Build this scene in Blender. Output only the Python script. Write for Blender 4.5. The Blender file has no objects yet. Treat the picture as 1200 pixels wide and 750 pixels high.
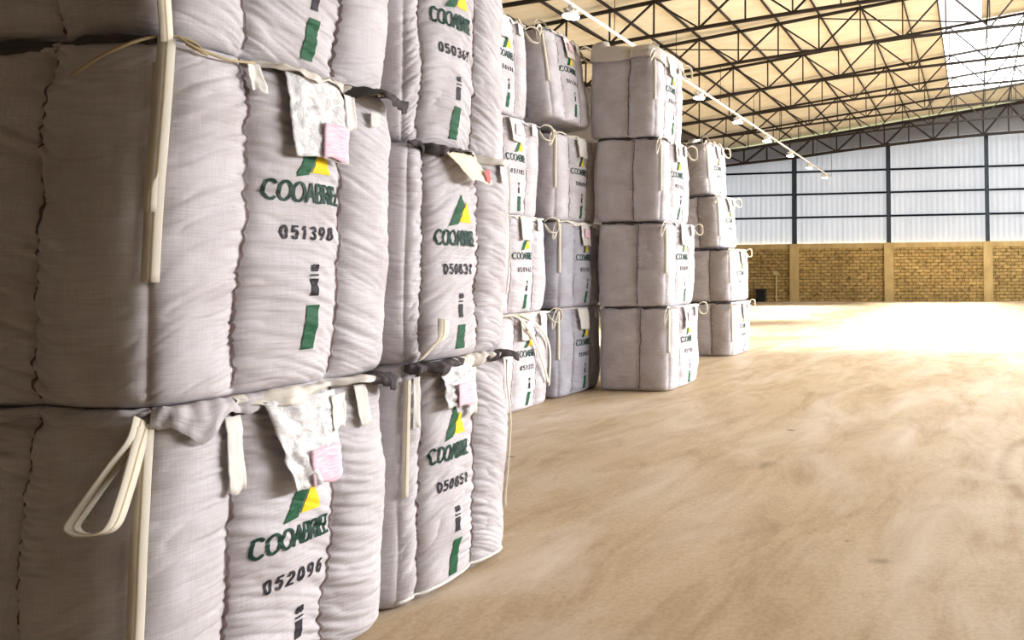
import bpy, math, random
import numpy as np
from mathutils import Vector, Matrix

S = bpy.context.scene
C = S.collection
PI = math.pi

# ------------------------------------------------------------------ camera
PXC, PYC = 1010.0, 277.0                      # principal point of the cropped photograph
V1, V2 = (1142.0, 316.0), (-4000.0, 355.0)    # vanishing points of depth and of the end wall
FPX = math.sqrt(-((V1[0]-PXC)*(V2[0]-PXC) + (V1[1]-PYC)*(V2[1]-PYC)))
dY = Vector((V1[0]-PXC, -(V1[1]-PYC), -FPX)).normalized()      # world Y in camera axes
dX = -Vector((V2[0]-PXC, -(V2[1]-PYC), -FPX)).normalized()
dZ = dX.cross(dY).normalized()
rot = Matrix((dX, dY, dZ))                     # camera -> world
cam_d = bpy.data.cameras.new('camera')
cam = bpy.data.objects.new('camera', cam_d)
C.objects.link(cam)
cam.matrix_world = Matrix.Translation((0, 0, 1.5)) @ rot.to_4x4()
cam_d.sensor_fit = 'HORIZONTAL'
cam_d.sensor_width = 36.0
cam_d.lens = FPX*36.0/1200.0
cam_d.shift_x = (600.0-PXC)/1200.0
cam_d.shift_y = (PYC-375.0)/1200.0
cam_d.clip_start = 0.05
cam_d.clip_end = 300
S.camera = cam

# ------------------------------------------------------------------ world, sun, lamps, exposure
S.view_settings.view_transform = 'Standard'
S.view_settings.look = 'None'
S.view_settings.exposure = -0.2
S.view_settings.gamma = 1.0
S.view_settings.use_curve_mapping = False

w = bpy.data.worlds.new('daylight')
S.world = w
w.use_nodes = True
nt = w.node_tree
bg = nt.nodes['Background']
tc = nt.nodes.new('ShaderNodeTexCoord')
sp = nt.nodes.new('ShaderNodeSeparateXYZ')
rp = nt.nodes.new('ShaderNodeValToRGB')
nt.links.new(tc.outputs['Generated'], sp.inputs[0])
nt.links.new(sp.outputs['Z'], rp.inputs[0])
rp.color_ramp.elements[0].position = 0.0
rp.color_ramp.elements[0].color = (0.50, 0.50, 0.49, 1)
rp.color_ramp.elements[1].position = 0.15
rp.color_ramp.elements[1].color = (0.84, 0.90, 1.0, 1)
nt.links.new(rp.outputs[0], bg.inputs['Color'])
bg.inputs['Strength'].default_value = 1.6

sd = bpy.data.lights.new('sun', 'SUN')
sd.energy = 100.0
sd.angle = math.radians(9)
sd.color = (1.0, 0.97, 0.90)
sun = bpy.data.objects.new('sun', sd)
C.objects.link(sun)
sun.rotation_euler = Vector((0.95, 0.12, 1.0)).to_track_quat('Z', 'Y').to_euler()

def area(name, loc, target, sx, sy, energy, col, spread=180):
    d = bpy.data.lights.new(name, 'AREA')
    d.shape = 'RECTANGLE'; d.size = sx; d.size_y = sy
    d.energy = energy; d.color = col; d.spread = math.radians(spread)
    o = bpy.data.objects.new(name, d); C.objects.link(o)
    o.location = loc
    o.rotation_euler = (Vector(loc)-Vector(target)).to_track_quat('Z', 'Y').to_euler()
    return o
area('added_side_fill', (11.4, 12.6, 4.6), (-3.0, 10.5, -1.6), 20.0, 3.2, 4700, (1.0, 0.99, 1.0), 112)  # added area lamp, out of view, lighting the aisle faces of the bags

# ------------------------------------------------------------------ material helpers
def mat(name, col, rough=0.8, metal=0.0, spec=0.3):
    m = bpy.data.materials.new(name); m.use_nodes = True
    b = m.node_tree.nodes['Principled BSDF']
    b.inputs['Base Color'].default_value = (*col, 1)
    b.inputs['Roughness'].default_value = rough
    b.inputs['Metallic'].default_value = metal
    b.inputs['Specular IOR Level'].default_value = spec
    return m

def N(m, t, **kw):
    n = m.node_tree.nodes.new(t)
    for k, v in kw.items(): setattr(n, k, v)
    return n

def L(m, a, b): m.node_tree.links.new(a, b)

def mapped(m, scale, kind='Object'):
    t = N(m, 'ShaderNodeTexCoord'); mp = N(m, 'ShaderNodeMapping')
    mp.inputs['Scale'].default_value = scale
    L(m, t.outputs[kind], mp.inputs[0])
    return mp.outputs[0]

def noise(m, vec, scale=1.0, detail=4, rough=0.55, dist=0.0):
    n = N(m, 'ShaderNodeTexNoise')
    n.inputs['Scale'].default_value = scale; n.inputs['Detail'].default_value = detail
    n.inputs['Roughness'].default_value = rough; n.inputs['Distortion'].default_value = dist
    L(m, vec, n.inputs['Vector'])
    return n.outputs['Fac']

def ramp(m, fac, stops):
    r = N(m, 'ShaderNodeValToRGB')
    el = r.color_ramp.elements
    while len(el) < len(stops): el.new(0.5)
    for e, (p, c) in zip(el, stops):
        e.position = p; e.color = (*c, 1)
    L(m, fac, r.inputs[0])
    return r.outputs[0]

def mix(m, a, b, fac, mode='MIX'):
    x = N(m, 'ShaderNodeMix', data_type='RGBA', blend_type=mode)
    if isinstance(fac, float): x.inputs[0].default_value = fac
    else: L(m, fac, x.inputs[0])
    for i, v in ((6, a), (7, b)):
        if isinstance(v, tuple): x.inputs[i].default_value = (*v, 1)
        else: L(m, v, x.inputs[i])
    return x.outputs[2]

def bump(m, h, strength, distance, prev=None):
    b = N(m, 'ShaderNodeBump')
    b.inputs['Strength'].default_value = strength; b.inputs['Distance'].default_value = distance
    L(m, h, b.inputs['Height'])
    if prev is not None: L(m, prev, b.inputs['Normal'])
    return b.outputs[0]

def bsdf(m): return m.node_tree.nodes['Principled BSDF']

def fabric(name, col, dark=0.82):
    m = mat(name, col, 0.62, 0, 0.25)
    uv = mapped(m, (1, 1, 1), 'UV')
    warp = noise(m, mapped(m, (260, 7, 1), 'UV'), 1, 2)
    weft = noise(m, mapped(m, (5, 330, 1), 'UV'), 1, 2)
    blot = noise(m, uv, 3.5, 5, 0.6, 0.4)
    gath = noise(m, mapped(m, (4.5, 46, 1), 'UV'), 1, 5, 0.6, 0.6)
    d = tuple(c*dark for c in col)
    c1 = ramp(m, warp, [(0.35, d), (0.62, col)])
    c2 = ramp(m, weft, [(0.38, d), (0.6, tuple(min(1, c*1.05) for c in col))])
    c3 = mix(m, c1, c2, 0.5)
    grime = ramp(m, blot, [(0.30, (0.80, 0.76, 0.74)), (0.6, (1, 1, 1))])
    c4 = mix(m, c3, grime, 1.0, 'MULTIPLY')
    L(m, c4, bsdf(m).inputs['Base Color'])
    n1 = bump(m, gath, 0.5, 0.010)
    n2 = bump(m, warp, 0.12, 0.002, n1)
    n3 = bump(m, weft, 0.15, 0.002, n2)
    L(m, n3, bsdf(m).inputs['Normal'])
    return m

M = {}
M['fabric'] = fabric('woven_polypropylene', (0.60, 0.575, 0.60))
M['slate'] = fabric('bluish_woven_polypropylene', (0.43, 0.43, 0.49))
M['cream'] = fabric('cream_woven_polypropylene', (0.80, 0.76, 0.69), 0.9)
M['seam'] = mat('seam_thread', (0.15, 0.105, 0.10), 0.9)
M['stitch'] = mat('pale_stitching', (0.60, 0.53, 0.50), 0.9)
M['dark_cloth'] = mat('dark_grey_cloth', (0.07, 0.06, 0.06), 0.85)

def webbing():
    m = mat('cream_webbing', (0.72, 0.66, 0.53), 0.8)
    v = noise(m, mapped(m, (40, 160, 1), 'UV'), 1, 3)
    c = ramp(m, v, [(0.3, (0.56, 0.49, 0.37)), (0.6, (0.80, 0.75, 0.64))])
    x = N(m, 'ShaderNodeSeparateXYZ'); t = N(m, 'ShaderNodeTexCoord'); L(m, t.outputs['UV'], x.inputs[0])
    line = ramp(m, x.outputs[0], [(0.40, (0, 0, 0)), (0.47, (1, 1, 1)), (0.53, (1, 1, 1)), (0.6, (0, 0, 0))])
    c2 = mix(m, c, (0.36, 0.27, 0.15), line)
    L(m, c2, bsdf(m).inputs['Base Color'])
    L(m, bump(m, v, 0.4, 0.003), bsdf(m).inputs['Normal'])
    return m
M['webbing'] = webbing()
M['cord'] = mat('tan_cord', (0.46, 0.37, 0.22), 0.85)
M['green'] = mat('green_ink', (0.008, 0.085, 0.035), 0.6)
M['yellow'] = mat('yellow_ink', (0.86, 0.60, 0.01), 0.6)
M['ink'] = mat('dark_green_ink', (0.008, 0.042, 0.030), 0.6)
M['black'] = mat('black_ink', (0.022, 0.020, 0.030), 0.6)
M['tape'] = mat('white_tape', (0.68, 0.65, 0.61), 0.7)
M['paper_cream'] = mat('cream_card', (0.82, 0.74, 0.58), 0.7)
M['red'] = mat('red_print', (0.80, 0.14, 0.14), 0.6)

def pouch_mat():
    m = mat('white_pouch_film', (0.82, 0.81, 0.80), 0.28, 0, 0.5)
    v = noise(m, mapped(m, (26, 22, 1), 'UV'), 1, 5, 0.65, 1.0)
    L(m, ramp(m, v, [(0.30, (0.44, 0.43, 0.43)), (0.5, (0.70, 0.69, 0.69))]), bsdf(m).inputs['Base Color'])
    L(m, bump(m, v, 0.7, 0.012), bsdf(m).inputs['Normal'])
    return m
M['pouch'] = pouch_mat()
def pink_mat():
    m = mat('pink_paper', (0.88, 0.55, 0.66), 0.6)
    v = noise(m, mapped(m, (9, 120, 1), 'UV'), 1, 2)
    L(m, ramp(m, v, [(0.42, (0.76, 0.42, 0.54)), (0.55, (0.80, 0.62, 0.68))]), bsdf(m).inputs['Base Color'])
    return m
M['pink'] = pink_mat()

STAINS = ((-1.62, 5.25, 0.16, 0.45), (-0.72, 3.86, 0.022, 1.0), (-0.86, 3.98, 0.014, 1.0), (-0.50, 3.62, 0.05, 1.6))
def floor_mat():
    m = mat('dusty_floor', (0.5, 0.4, 0.25), 0.5, 0, 0.35)
    o = mapped(m, (1, 1, 1))
    a = noise(m, o, 0.55, 6, 0.6, 0.3)
    b = noise(m, mapped(m, (2.2, 0.8, 1)), 1.3, 7, 0.7, 0.6)
    g = noise(m, o, 38, 4, 0.7)
    c1 = ramp(m, a, [(0.32, (0.45, 0.335, 0.205)), (0.50, (0.51, 0.395, 0.255)), (0.66, (0.58, 0.475, 0.345))])
    c2 = ramp(m, b, [(0.30, (0.74, 0.68, 0.61)), (0.56, (1, 1, 1))])
    c3 = mix(m, c1, c2, 1.0, 'MULTIPLY')
    c4 = mix(m, c3, ramp(m, g, [(0.3, (0.82, 0.80, 0.78)), (0.6, (1.05, 1.04, 1.03))]), 1.0, 'MULTIPLY')
    # curved tyre marks on the right
    t = N(m, 'ShaderNodeTexCoord')
    last = c4
    for (cx, cy, r, wd) in ((2.20, 5.40, 2.01, 0.045), (2.20, 5.40, 1.82, 0.035)):
        v = N(m, 'ShaderNodeVectorMath', operation='DISTANCE'); L(m, t.outputs['Object'], v.inputs[0])
        v.inputs[1].default_value = (cx, cy, 0)
        s1 = N(m, 'ShaderNodeMath', operation='SUBTRACT'); L(m, v.outputs['Value'], s1.inputs[0]); s1.inputs[1].default_value = r
        s2 = N(m, 'ShaderNodeMath', operation='ABSOLUTE'); L(m, s1.outputs[0], s2.inputs[0])
        s3 = N(m, 'ShaderNodeMath', operation='DIVIDE'); L(m, s2.outputs[0], s3.inputs[0]); s3.inputs[1].default_value = wd*2
        last = mix(m, last, ramp(m, s3.outputs[0], [(0.2, (0.74, 0.68, 0.60)), (0.9, (1, 1, 1))]), 1.0, 'MULTIPLY')
    pale = noise(m, mapped(m, (1.0, 0.45, 1)), 1.1, 5, 0.6, 0.8)
    last = mix(m, last, (0.66, 0.57, 0.47), ramp(m, pale, [(0.50, (0, 0, 0)), (0.72, (0.8, 0.8, 0.8))]))
    for (cx, cy, r, sx) in STAINS:
        mp = N(m, 'ShaderNodeMapping'); mp.inputs['Location'].default_value = (-cx, -cy, 0); L(m, t.outputs['Object'], mp.inputs[0])
        m3 = N(m, 'ShaderNodeMapping'); m3.inputs['Scale'].default_value = (1/(r*sx), 1/r, 0); L(m, mp.outputs[0], m3.inputs[0])
        ln = N(m, 'ShaderNodeVectorMath', operation='LENGTH'); L(m, m3.outputs[0], ln.inputs[0])
        last = mix(m, last, ramp(m, ln.outputs['Value'], [(0.1, (0.60, 0.57, 0.54)), (1.0, (1, 1, 1))]), 1.0, 'MULTIPLY')
    # small dark specks and scuffs
    vo = N(m, 'ShaderNodeTexVoronoi'); vo.inputs['Scale'].default_value = 0.9; L(m, mapped(m, (1.0, 1.6, 1)), vo.inputs['Vector'])
    last = mix(m, last, ramp(m, vo.outputs['Distance'], [(0.025, (0.30, 0.26, 0.22)), (0.045, (1, 1, 1))]), 1.0, 'MULTIPLY')
    L(m, last, bsdf(m).inputs['Base Color'])
    L(m, ramp(m, b, [(0.3, (0.62,)*3), (0.6, (0.42,)*3)]), bsdf(m).inputs['Roughness'])
    L(m, bump(m, g, 0.25, 0.004), bsdf(m).inputs['Normal'])
    return m
M['floor'] = floor_mat()

def roof_mat():
    m = mat('cream_roof_sheet', (0.72, 0.62, 0.45), 0.6)
    x = N(m, 'ShaderNodeSeparateXYZ'); t = N(m, 'ShaderNodeTexCoord'); L(m, t.outputs['Object'], x.inputs[0])
    s = N(m, 'ShaderNodeMath', operation='MULTIPLY'); L(m, x.outputs['Y'], s.inputs[0]); s.inputs[1].default_value = 2*PI/0.25
    w_ = N(m, 'ShaderNodeMath', operation='SINE'); L(m, s.outputs[0], w_.inputs[0])
    v = noise(m, mapped(m, (0.5, 2, 1)), 1, 4)
    L(m, ramp(m, v, [(0.3, (0.72, 0.65, 0.50)), (0.6, (0.80, 0.75, 0.61))]), bsdf(m).inputs['Base Color'])
    L(m, bump(m, w_.outputs[0], 0.5, 0.02), bsdf(m).inputs['Normal'])
    return m
M['roof'] = roof_mat()

def brick_mat():
    m = mat('ochre_hollow_brick', (0.4, 0.3, 0.15), 0.9)
    t = N(m, 'ShaderNodeTexCoord'); x = N(m, 'ShaderNodeSeparateXYZ'); L(m, t.outputs['Object'], x.inputs[0])
    cb = N(m, 'ShaderNodeCombineXYZ')
    ad = N(m, 'ShaderNodeMath', operation='ADD'); L(m, x.outputs['X'], ad.inputs[0]); L(m, x.outputs['Y'], ad.inputs[1])
    L(m, ad.outputs[0], cb.inputs[0]); L(m, x.outputs['Z'], cb.inputs[1])
    br = N(m, 'ShaderNodeTexBrick')
    br.inputs['Scale'].default_value = 1.0
    br.inputs['Brick Width'].default_value = 0.36; br.inputs['Row Height'].default_value = 0.155
    br.inputs['Mortar Size'].default_value = 0.022; br.inputs['Mortar Smooth'].default_value = 0.3
    br.inputs['Color1'].default_value = (0.42, 0.30, 0.125, 1)
    br.inputs['Color2'].default_value = (0.30, 0.215, 0.09, 1)
    br.inputs['Mortar'].default_value = (0.16, 0.115, 0.05, 1)
    L(m, cb.outputs[0], br.inputs['Vector'])
    v = noise(m, cb.outputs[0], 5.0, 5, 0.75)
    big = noise(m, cb.outputs[0], 0.8, 3, 0.6)
    c = mix(m, br.outputs['Color'], ramp(m, v, [(0.33, (0.30, 0.27, 0.24)), (0.52, (1.15, 1.12, 1.1))]), 1.0, 'MULTIPLY')
    c = mix(m, c, ramp(m, big, [(0.3, (0.8, 0.8, 0.75)), (0.7, (1.2, 1.2, 1.15))]), 1.0, 'MULTIPLY')
    L(m, c, bsdf(m).inputs['Base Color'])
    L(m, bump(m, br.outputs['Fac'], 0.7, -0.02), bsdf(m).inputs['Normal'])
    return m
M['brick'] = brick_mat()
def concrete_mat(name, a, b):
    m = mat(name, a, 0.85)
    v = noise(m, mapped(m, (1, 1, 0.5)), 2.2, 6, 0.65)
    L(m, ramp(m, v, [(0.3, b), (0.65, a)]), bsdf(m).inputs['Base Color'])
    L(m, bump(m, v, 0.3, 0.02), bsdf(m).inputs['Normal'])
    return m
M['concrete'] = concrete_mat('ochre_concrete', (0.50, 0.38, 0.18), (0.36, 0.26, 0.12))
M['plaster'] = concrete_mat('grey_plaster', (0.13, 0.11, 0.10), (0.09, 0.08, 0.07))
M['steel'] = mat('dark_painted_steel', (0.028, 0.022, 0.018), 0.6, 0.0, 0.25)
M['bluesteel'] = mat('blue_grey_painted_steel', (0.030, 0.042, 0.062), 0.55, 0.0, 0.3)
M['conduit'] = mat('white_conduit', (0.80, 0.79, 0.76), 0.5)
M['black_plastic'] = mat('black_plastic', (0.012, 0.012, 0.013), 0.6)

def sheet_mat(name, col, tcol, see=0.0, ribs=0.0, opac=0.35):
    m = bpy.data.materials.new(name); m.use_nodes = True
    ns = m.node_tree.nodes; ns.remove(ns['Principled BSDF']); out = ns['Material Output']
    d = N(m, 'ShaderNodeBsdfDiffuse'); d.inputs[0].default_value = (*col, 1)
    tr = N(m, 'ShaderNodeBsdfTranslucent'); tr.inputs[0].default_value = (*tcol, 1)
    if ribs:
        x = N(m, 'ShaderNodeSeparateXYZ'); t = N(m, 'ShaderNodeTexCoord'); L(m, t.outputs['Object'], x.inputs[0])
        s = N(m, 'ShaderNodeMath', operation='MULTIPLY'); L(m, x.outputs['X'], s.inputs[0]); s.inputs[1].default_value = 1/ribs
        f = N(m, 'ShaderNodeMath', operation='FRACT'); L(m, s.outputs[0], f.inputs[0])
        nn = noise(m, mapped(m, (1.1, 1, 0.35)), 1.0, 4, 0.6)
        c = ramp(m, f.outputs[0], [(0.0, tuple(q*0.80 for q in tcol)), (0.10, tcol)])
        c = mix(m, c, ramp(m, nn, [(0.3, (0.86, 0.87, 0.90)), (0.65, (1, 1, 1))]), 1.0, 'MULTIPLY')
        L(m, c, tr.inputs[0])
    mx = N(m, 'ShaderNodeMixShader'); mx.inputs[0].default_value = 1-opac
    L(m, d.outputs[0], mx.inputs[1]); L(m, tr.outputs[0], mx.inputs[2])
    o = mx.outputs[0]
    if see:
        tp = N(m, 'ShaderNodeBsdfTransparent'); m2 = N(m, 'ShaderNodeMixShader'); m2.inputs[0].default_value = see
        L(m, o, m2.inputs[1]); L(m, tp.outputs[0], m2.inputs[2]); o = m2.outputs[0]
    L(m, o, out.inputs['Surface'])
    return m
M['wall_sheet'] = sheet_mat('translucent_wall_sheet', (0.55, 0.56, 0.60), (0.27, 0.288, 0.315), 0.0, 1.06)
M['upper_sheet'] = sheet_mat('shaded_gable_sheet', (0.40, 0.38, 0.36), (0.11, 0.11, 0.117), 0.0, 1.17)  # grey gable sheets; the shadow on them is put into the colour
M['skylight'] = sheet_mat('clear_roof_sheet', (0.8, 0.8, 0.8), (0.75, 0.78, 0.80), 0.55, 0, 0.2)
M['milky'] = sheet_mat('milky_roof_sheet', (0.7, 0.68, 0.66), (0.34, 0.34, 0.36), 0.03, 0, 0.3)
M['strip'] = sheet_mat('yellowed_eaves_strip', (0.7, 0.7, 0.4), (0.90, 0.93, 0.42), 0.25, 0, 0.1)

# ------------------------------------------------------------------ mesh helpers
class MB:
    def __init__(s): s.v = []; s.f = []; s.uv = []; s.mi = []
    def box(s, a, b, mi=0):
        (x0, y0, z0), (x1, y1, z1) = a, b
        n = len(s.v)
        s.v += [(x0,y0,z0),(x1,y0,z0),(x1,y1,z0),(x0,y1,z0),(x0,y0,z1),(x1,y0,z1),(x1,y1,z1),(x0,y1,z1)]
        fs = [(0,3,2,1),(4,5,6,7),(0,1,5,4),(1,2,6,5),(2,3,7,6),(3,0,4,7)]
        s.f += [tuple(n+i for i in f) for f in fs]; s.mi += [mi]*6
    def bar(s, p, q, w, h, up=(0, 1, 0), mi=0):
        p, q = Vector(p), Vector(q); d = (q-p).normalized(); u = Vector(up)
        a = d.cross(u).normalized()*(w/2); b = a.cross(d).normalized()*(h/2)
        n = len(s.v)
        for c in (p, q):
            for sx, sy in ((-1,-1),(1,-1),(1,1),(-1,1)): s.v.append(tuple(c+a*sx+b*sy))
        fs = [(0,1,2,3),(7,6,5,4),(0,4,5,1),(1,5,6,2),(2,6,7,3),(3,7,4,0)]
        s.f += [tuple(n+i for i in f) for f in fs]; s.mi += [mi]*6
    def grid(s, P, closed_u=False, mi=0, uvs=None):
        # P [rows][cols] of points
        nr, nc = len(P), len(P[0]); n = len(s.v)
        for r in P: s.v += [tuple(p) for p in r]
        cc = nc if closed_u else nc-1
        for i in range(nr-1):
            for j in range(cc):
                j2 = (j+1) % nc
                s.f.append((n+i*nc+j, n+i*nc+j2, n+(i+1)*nc+j2, n+(i+1)*nc+j)); s.mi.append(mi)
    def tube(s, pts, r, k=8, mi=0):
        pts = [Vector(p) for p in pts]; rows = []
        for i, p in enumerate(pts):
            d = (pts[min(i+1, len(pts)-1)]-pts[max(i-1, 0)]).normalized()
            u = Vector((0, 0, 1)) if abs(d.z) < 0.9 else Vector((1, 0, 0))
            a = d.cross(u).normalized(); b = a.cross(d)
            rr = r[i] if isinstance(r, (list, tuple)) else r
            rows.append([p+(a*math.cos(2*PI*j/k)+b*math.sin(2*PI*j/k))*rr for j in range(k)])
        n0 = len(s.v)
        s.grid(rows, True, mi)
        s.f.append(tuple(n0+j for j in range(k))[::-1]); s.mi.append(mi)
        s.f.append(tuple(n0+(len(rows)-1)*k+j for j in range(k))); s.mi.append(mi)
    def build(s, name, mats, parent=None, smooth=False, solid=0.0):
        me = bpy.data.meshes.new(name); me.from_pydata(s.v, [], s.f)
        mats = mats if isinstance(mats, (list, tuple)) else [mats]
        for m in mats: me.materials.append(m)
        if len(mats) > 1: me.polygons.foreach_set('material_index', s.mi)
        if smooth: me.polygons.foreach_set('use_smooth', [True]*len(me.polygons))
        me.update()
        return link(name, me, parent, solid)

def link(name, me, parent=None, solid=0.0):
    o = bpy.data.objects.new(name, me); C.objects.link(o)
    if parent is not None: o.parent = parent
    if solid:
        md = o.modifiers.new('solidify', 'SOLIDIFY'); md.thickness = solid; md.offset = 0
    return o

def tag(o, label, cat, group=None):
    o['label'] = label; o['category'] = cat
    if group: o['group'] = group
    return o
def struct(o):
    o['kind'] = 'structure'; return o
def empty(name, loc=(0, 0, 0), rot=(0, 0, 0)):
    o = bpy.data.objects.new(name, None); C.objects.link(o); o.location = loc; o.rotation_euler = rot
    o.empty_display_size = 0.1
    return o

# ------------------------------------------------------------------ the setting
XL, XR, YB, YE, XRIDGE = -12.7, 12.3, -6.0, 33.4, 4.0
def top_z(x):                                  # underside level of the purlins = top chord line
    x = x if x <= XRIDGE else 2*XRIDGE-x
    return 9.19+0.128*x
_bx = [-12.7, -11.8, -8.8, -6.6, -4.1, -1.9, 0.5, 2.4, 4.0]
_bz = [6.9, 6.99, 7.22, 7.46, 7.69, 7.87, 8.02, 8.10, 8.12]
def bot_z(x):
    x = x if x <= XRIDGE else 2*XRIDGE-x
    return float(np.interp(x, _bx, _bz))

m = MB(); m.box((XL-0.3, YB-0.3, -0.2), (XR+0.3, YE+0.4, 0.0)); struct(m.build('floor', M['floor']))

# end wall: brick base, concrete band, translucent sheet, gable sheet with its shade in the colour
m = MB(); m.box((XL, YE, 0), (XR, YE+0.2, 2.72)); m.box((XL, YE-0.04, 2.60), (XR, YE+0.22, 2.84), 1)
COLX = [-4.08+4.72*k for k in range(-1, 4)]
for cx in COLX: m.box((cx-0.22, YE-0.16, 0), (cx+0.22, YE+0.02, 2.84), 1)
struct(m.build('wall_far', [M['brick'], M['concrete']]))
ws = MB()
xs = list(np.arange(XL, XR+0.01, 0.13))
rows = []
for z in (2.84, 'b'):
    rows.append([(x, YE+0.08+(0.003 if i % 2 else 0.0), (bot_z(x)+0.05 if z == 'b' else z)) for i, x in enumerate(xs)])
ws.grid(rows); struct(ws.build('wall_far_sheeting', M['wall_sheet']))
ws = MB()
rows = [[(x, YE+0.08+(0.003 if i % 2 else 0.0), bot_z(x)+0.05) for i, x in enumerate(xs)],
        [(x, YE+0.08+(0.003 if i % 2 else 0.0), top_z(x)-0.08) for i, x in enumerate(xs)]]
ws.grid(rows); struct(ws.build('wall_far_gable', M['upper_sheet']))
# yellowed translucent strip closing the gap under the roof slope
ts = MB()
for (xa, xb) in ((XL, XRIDGE), (XRIDGE, XR)):
    ts.grid([[(xa, YE+0.10, top_z(xa)-0.10), (xb, YE+0.10, top_z(xb)-0.10)], [(xa, YE+0.10, top_z(xa)+0.135), (xb, YE+0.10, top_z(xb)+0.135)]])
struct(ts.build('trim_1', M['strip']))
m = MB(); m.box((XL-0.2, YB, 0), (XL, YE, top_z(XL)+0.2)); struct(m.build('wall_left', M['plaster']))
m = MB(); m.box((XR, YB, 0), (XR+0.2, YE, top_z(XR)+0.2)); struct(m.build('wall_right', M['plaster']))
m = MB()
m.box((XL, YB-0.2, 0), (XR, YB, 6.5))
n = len(m.v); m.v += [(XL, YB, 6.5), (XR, YB, 6.5), (XR, YB, top_z(XR)+.2), (XRIDGE, YB, top_z(XRIDGE)+.2), (XL, YB, top_z(XL)+.2)]
m.f.append((n, n+1, n+2, n+3, n+4)); m.mi.append(0)
struct(m.build('wall_near', M['plaster']))

# roof sheets; translucent runs are windows, two of them added out of view
RT = 0.14
def slope(x0, x1, y0, y1, name, material, thick=0.02):
    m = MB(); a, b = top_z(x0)+RT, top_z(x1)+RT
    m.v += [(x0,y0,a),(x1,y0,b),(x1,y1,b),(x0,y1,a),(x0,y0,a+thick),(x1,y0,b+thick),(x1,y1,b+thick),(x0,y1,a+thick)]
    m.f += [(0,3,2,1),(4,5,6,7),(0,1,5,4),(1,2,6,5),(2,3,7,6),(3,0,4,7)]; m.mi += [0]*6
    return m
SX0, SX1, SY0, SY1 = -0.93, 0.36, 21.8, 30.4
roofs = [(XL-.3, SX0, YB, YE+.3), (SX1, XRIDGE, 19.2, SY0), (SX0, XRIDGE, YB, 13.6), (SX0, XRIDGE, SY1, YE+.3), (XRIDGE, 5.2, YB, YE+.3), (5.2, 9.6, YB, 14.5), (5.2, 9.6, 33.2, YE+.3), (9.6, XR+.3, YB, YE+.3)]
mm = MB()
for r in roofs:
    q = slope(*r, '', None); n = len(mm.v); mm.v += q.v; mm.f += [tuple(n+i for i in f) for f in q.f]; mm.mi += q.mi
struct(mm.build('ceiling', M['roof']))
struct(slope(SX0, SX1, 19.2, SY0, '', None, 0.004).build('window_1', M['milky']))
struct(slope(SX0, XRIDGE, 13.6, 19.2, '', None, 0.004).build('added_window_4', M['skylight']))  # unseen skylight, added to let the sun reach the nearer floor
struct(slope(SX0, XRIDGE, SY0, SY1, '', None, 0.004).build('window_2', M['skylight']))
struct(slope(5.2, 9.6, 14.5, 33.2, '', None, 0.004).build('added_window_3', M['skylight']))  # unseen run on the right slope, added to widen the floor's sun patch
tr = MB()
tr.bar((SX1, 19.2, top_z(SX1)+.11), (SX1, SY0, top_z(SX1)+.11), 0.12, 0.05)
struct(tr.build('trim_2', M['conduit']))
# unseen solid door panel on the right wall, behind the added area lamp
door = MB(); door.box((XR-0.12, 3.8, 0), (XR-0.02, 23.8, 5.9)); struct(door.build('door_1', M['plaster']))

# steel columns and girts of the end wall
for i, cx in enumerate(COLX):
    m = MB(); zt = bot_z(cx)
    m.box((cx-0.10, YE-0.14, 2.84), (cx+0.10, YE-0.11, zt)); m.box((cx-0.10, YE+0.03, 2.84), (cx+0.10, YE+0.06, zt))
    m.box((cx-0.012, YE-0.11, 2.84), (cx+0.012, YE+0.03, zt))
    for k in range(12):
        z = 3.0+k*(zt-3.1)/11; m.box((cx-0.10, YE-0.118, z), (cx+0.10, YE-0.10, z+0.05))
    o = m.build('steel_column', M['bluesteel'])
    words = ['leftmost of those in view, nearest the bag stacks', 'second from the left, in the middle of the far wall', 'third from the left, near the right edge', 'past the right edge', 'beyond the far right']
    tag(o, 'blue-grey steel column on a brick pier, ' + words[i], 'column', 'steel columns of the far wall')
for i, z in enumerate((4.15, 5.30, 6.42)):
    m = MB(); m.box((XL, YE-0.02, z-0.035), (XR, YE+0.05, z+0.035)); m.box((XL, YE-0.02, z-0.05), (XR, YE-0.005, z+0.05))
    o = m.build('wall_girt', M['bluesteel'])
    tag(o, 'thin dark horizontal rail across the pale far wall sheeting, ' + ['lowest, just above the brick', 'middle of the three', 'highest of the three'][i], 'rail', 'girts of the far wall')

# ------------------------------------------------------------------ roof trusses
nodes = [-12.47+1.18*k for k in range(0, 21)]
TY = [33.0-2.86*k for k in range(0, 11)]
def chord(fn, w_, h_):
    m = MB()
    for a, b in zip(nodes[:-1], nodes[1:]):
        for dy in (-0.03, 0.03):
            m.bar((a, dy, fn(a)), (b, dy, fn(b)), h_, w_, (0, 1, 0))
    return m
def make_truss(y, f):
    tr_ = empty('roof_truss', (0, y, 0))
    chord(top_z, 0.03*f, 0.065*f).build('top_chord', M['steel'], tr_)
    chord(bot_z, 0.03*f, 0.065*f).build('bottom_chord', M['steel'], tr_)
    for k, x in enumerate(nodes):
        m = MB(); m.bar((x, 0, bot_z(x)), (x, 0, top_z(x)), 0.035*f, 0.035*f, (0, 1, 0)); m.build('web_vertical', M['steel'], tr_)
    for k, (a, b) in enumerate(zip(nodes[:-1], nodes[1:])):
        p, q = ((a, 0, top_z(a)), (b, 0, bot_z(b))) if k % 2 == 0 else ((a, 0, bot_z(a)), (b, 0, top_z(b)))
        m = MB(); m.bar(p, q, 0.042*f, 0.042*f, (0, 1, 0)); m.build('web_diagonal', M['steel'], tr_)
    return tr_
end_truss = make_truss(TY[0], 1.9)
truss0 = make_truss(TY[1], 1.0)
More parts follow.
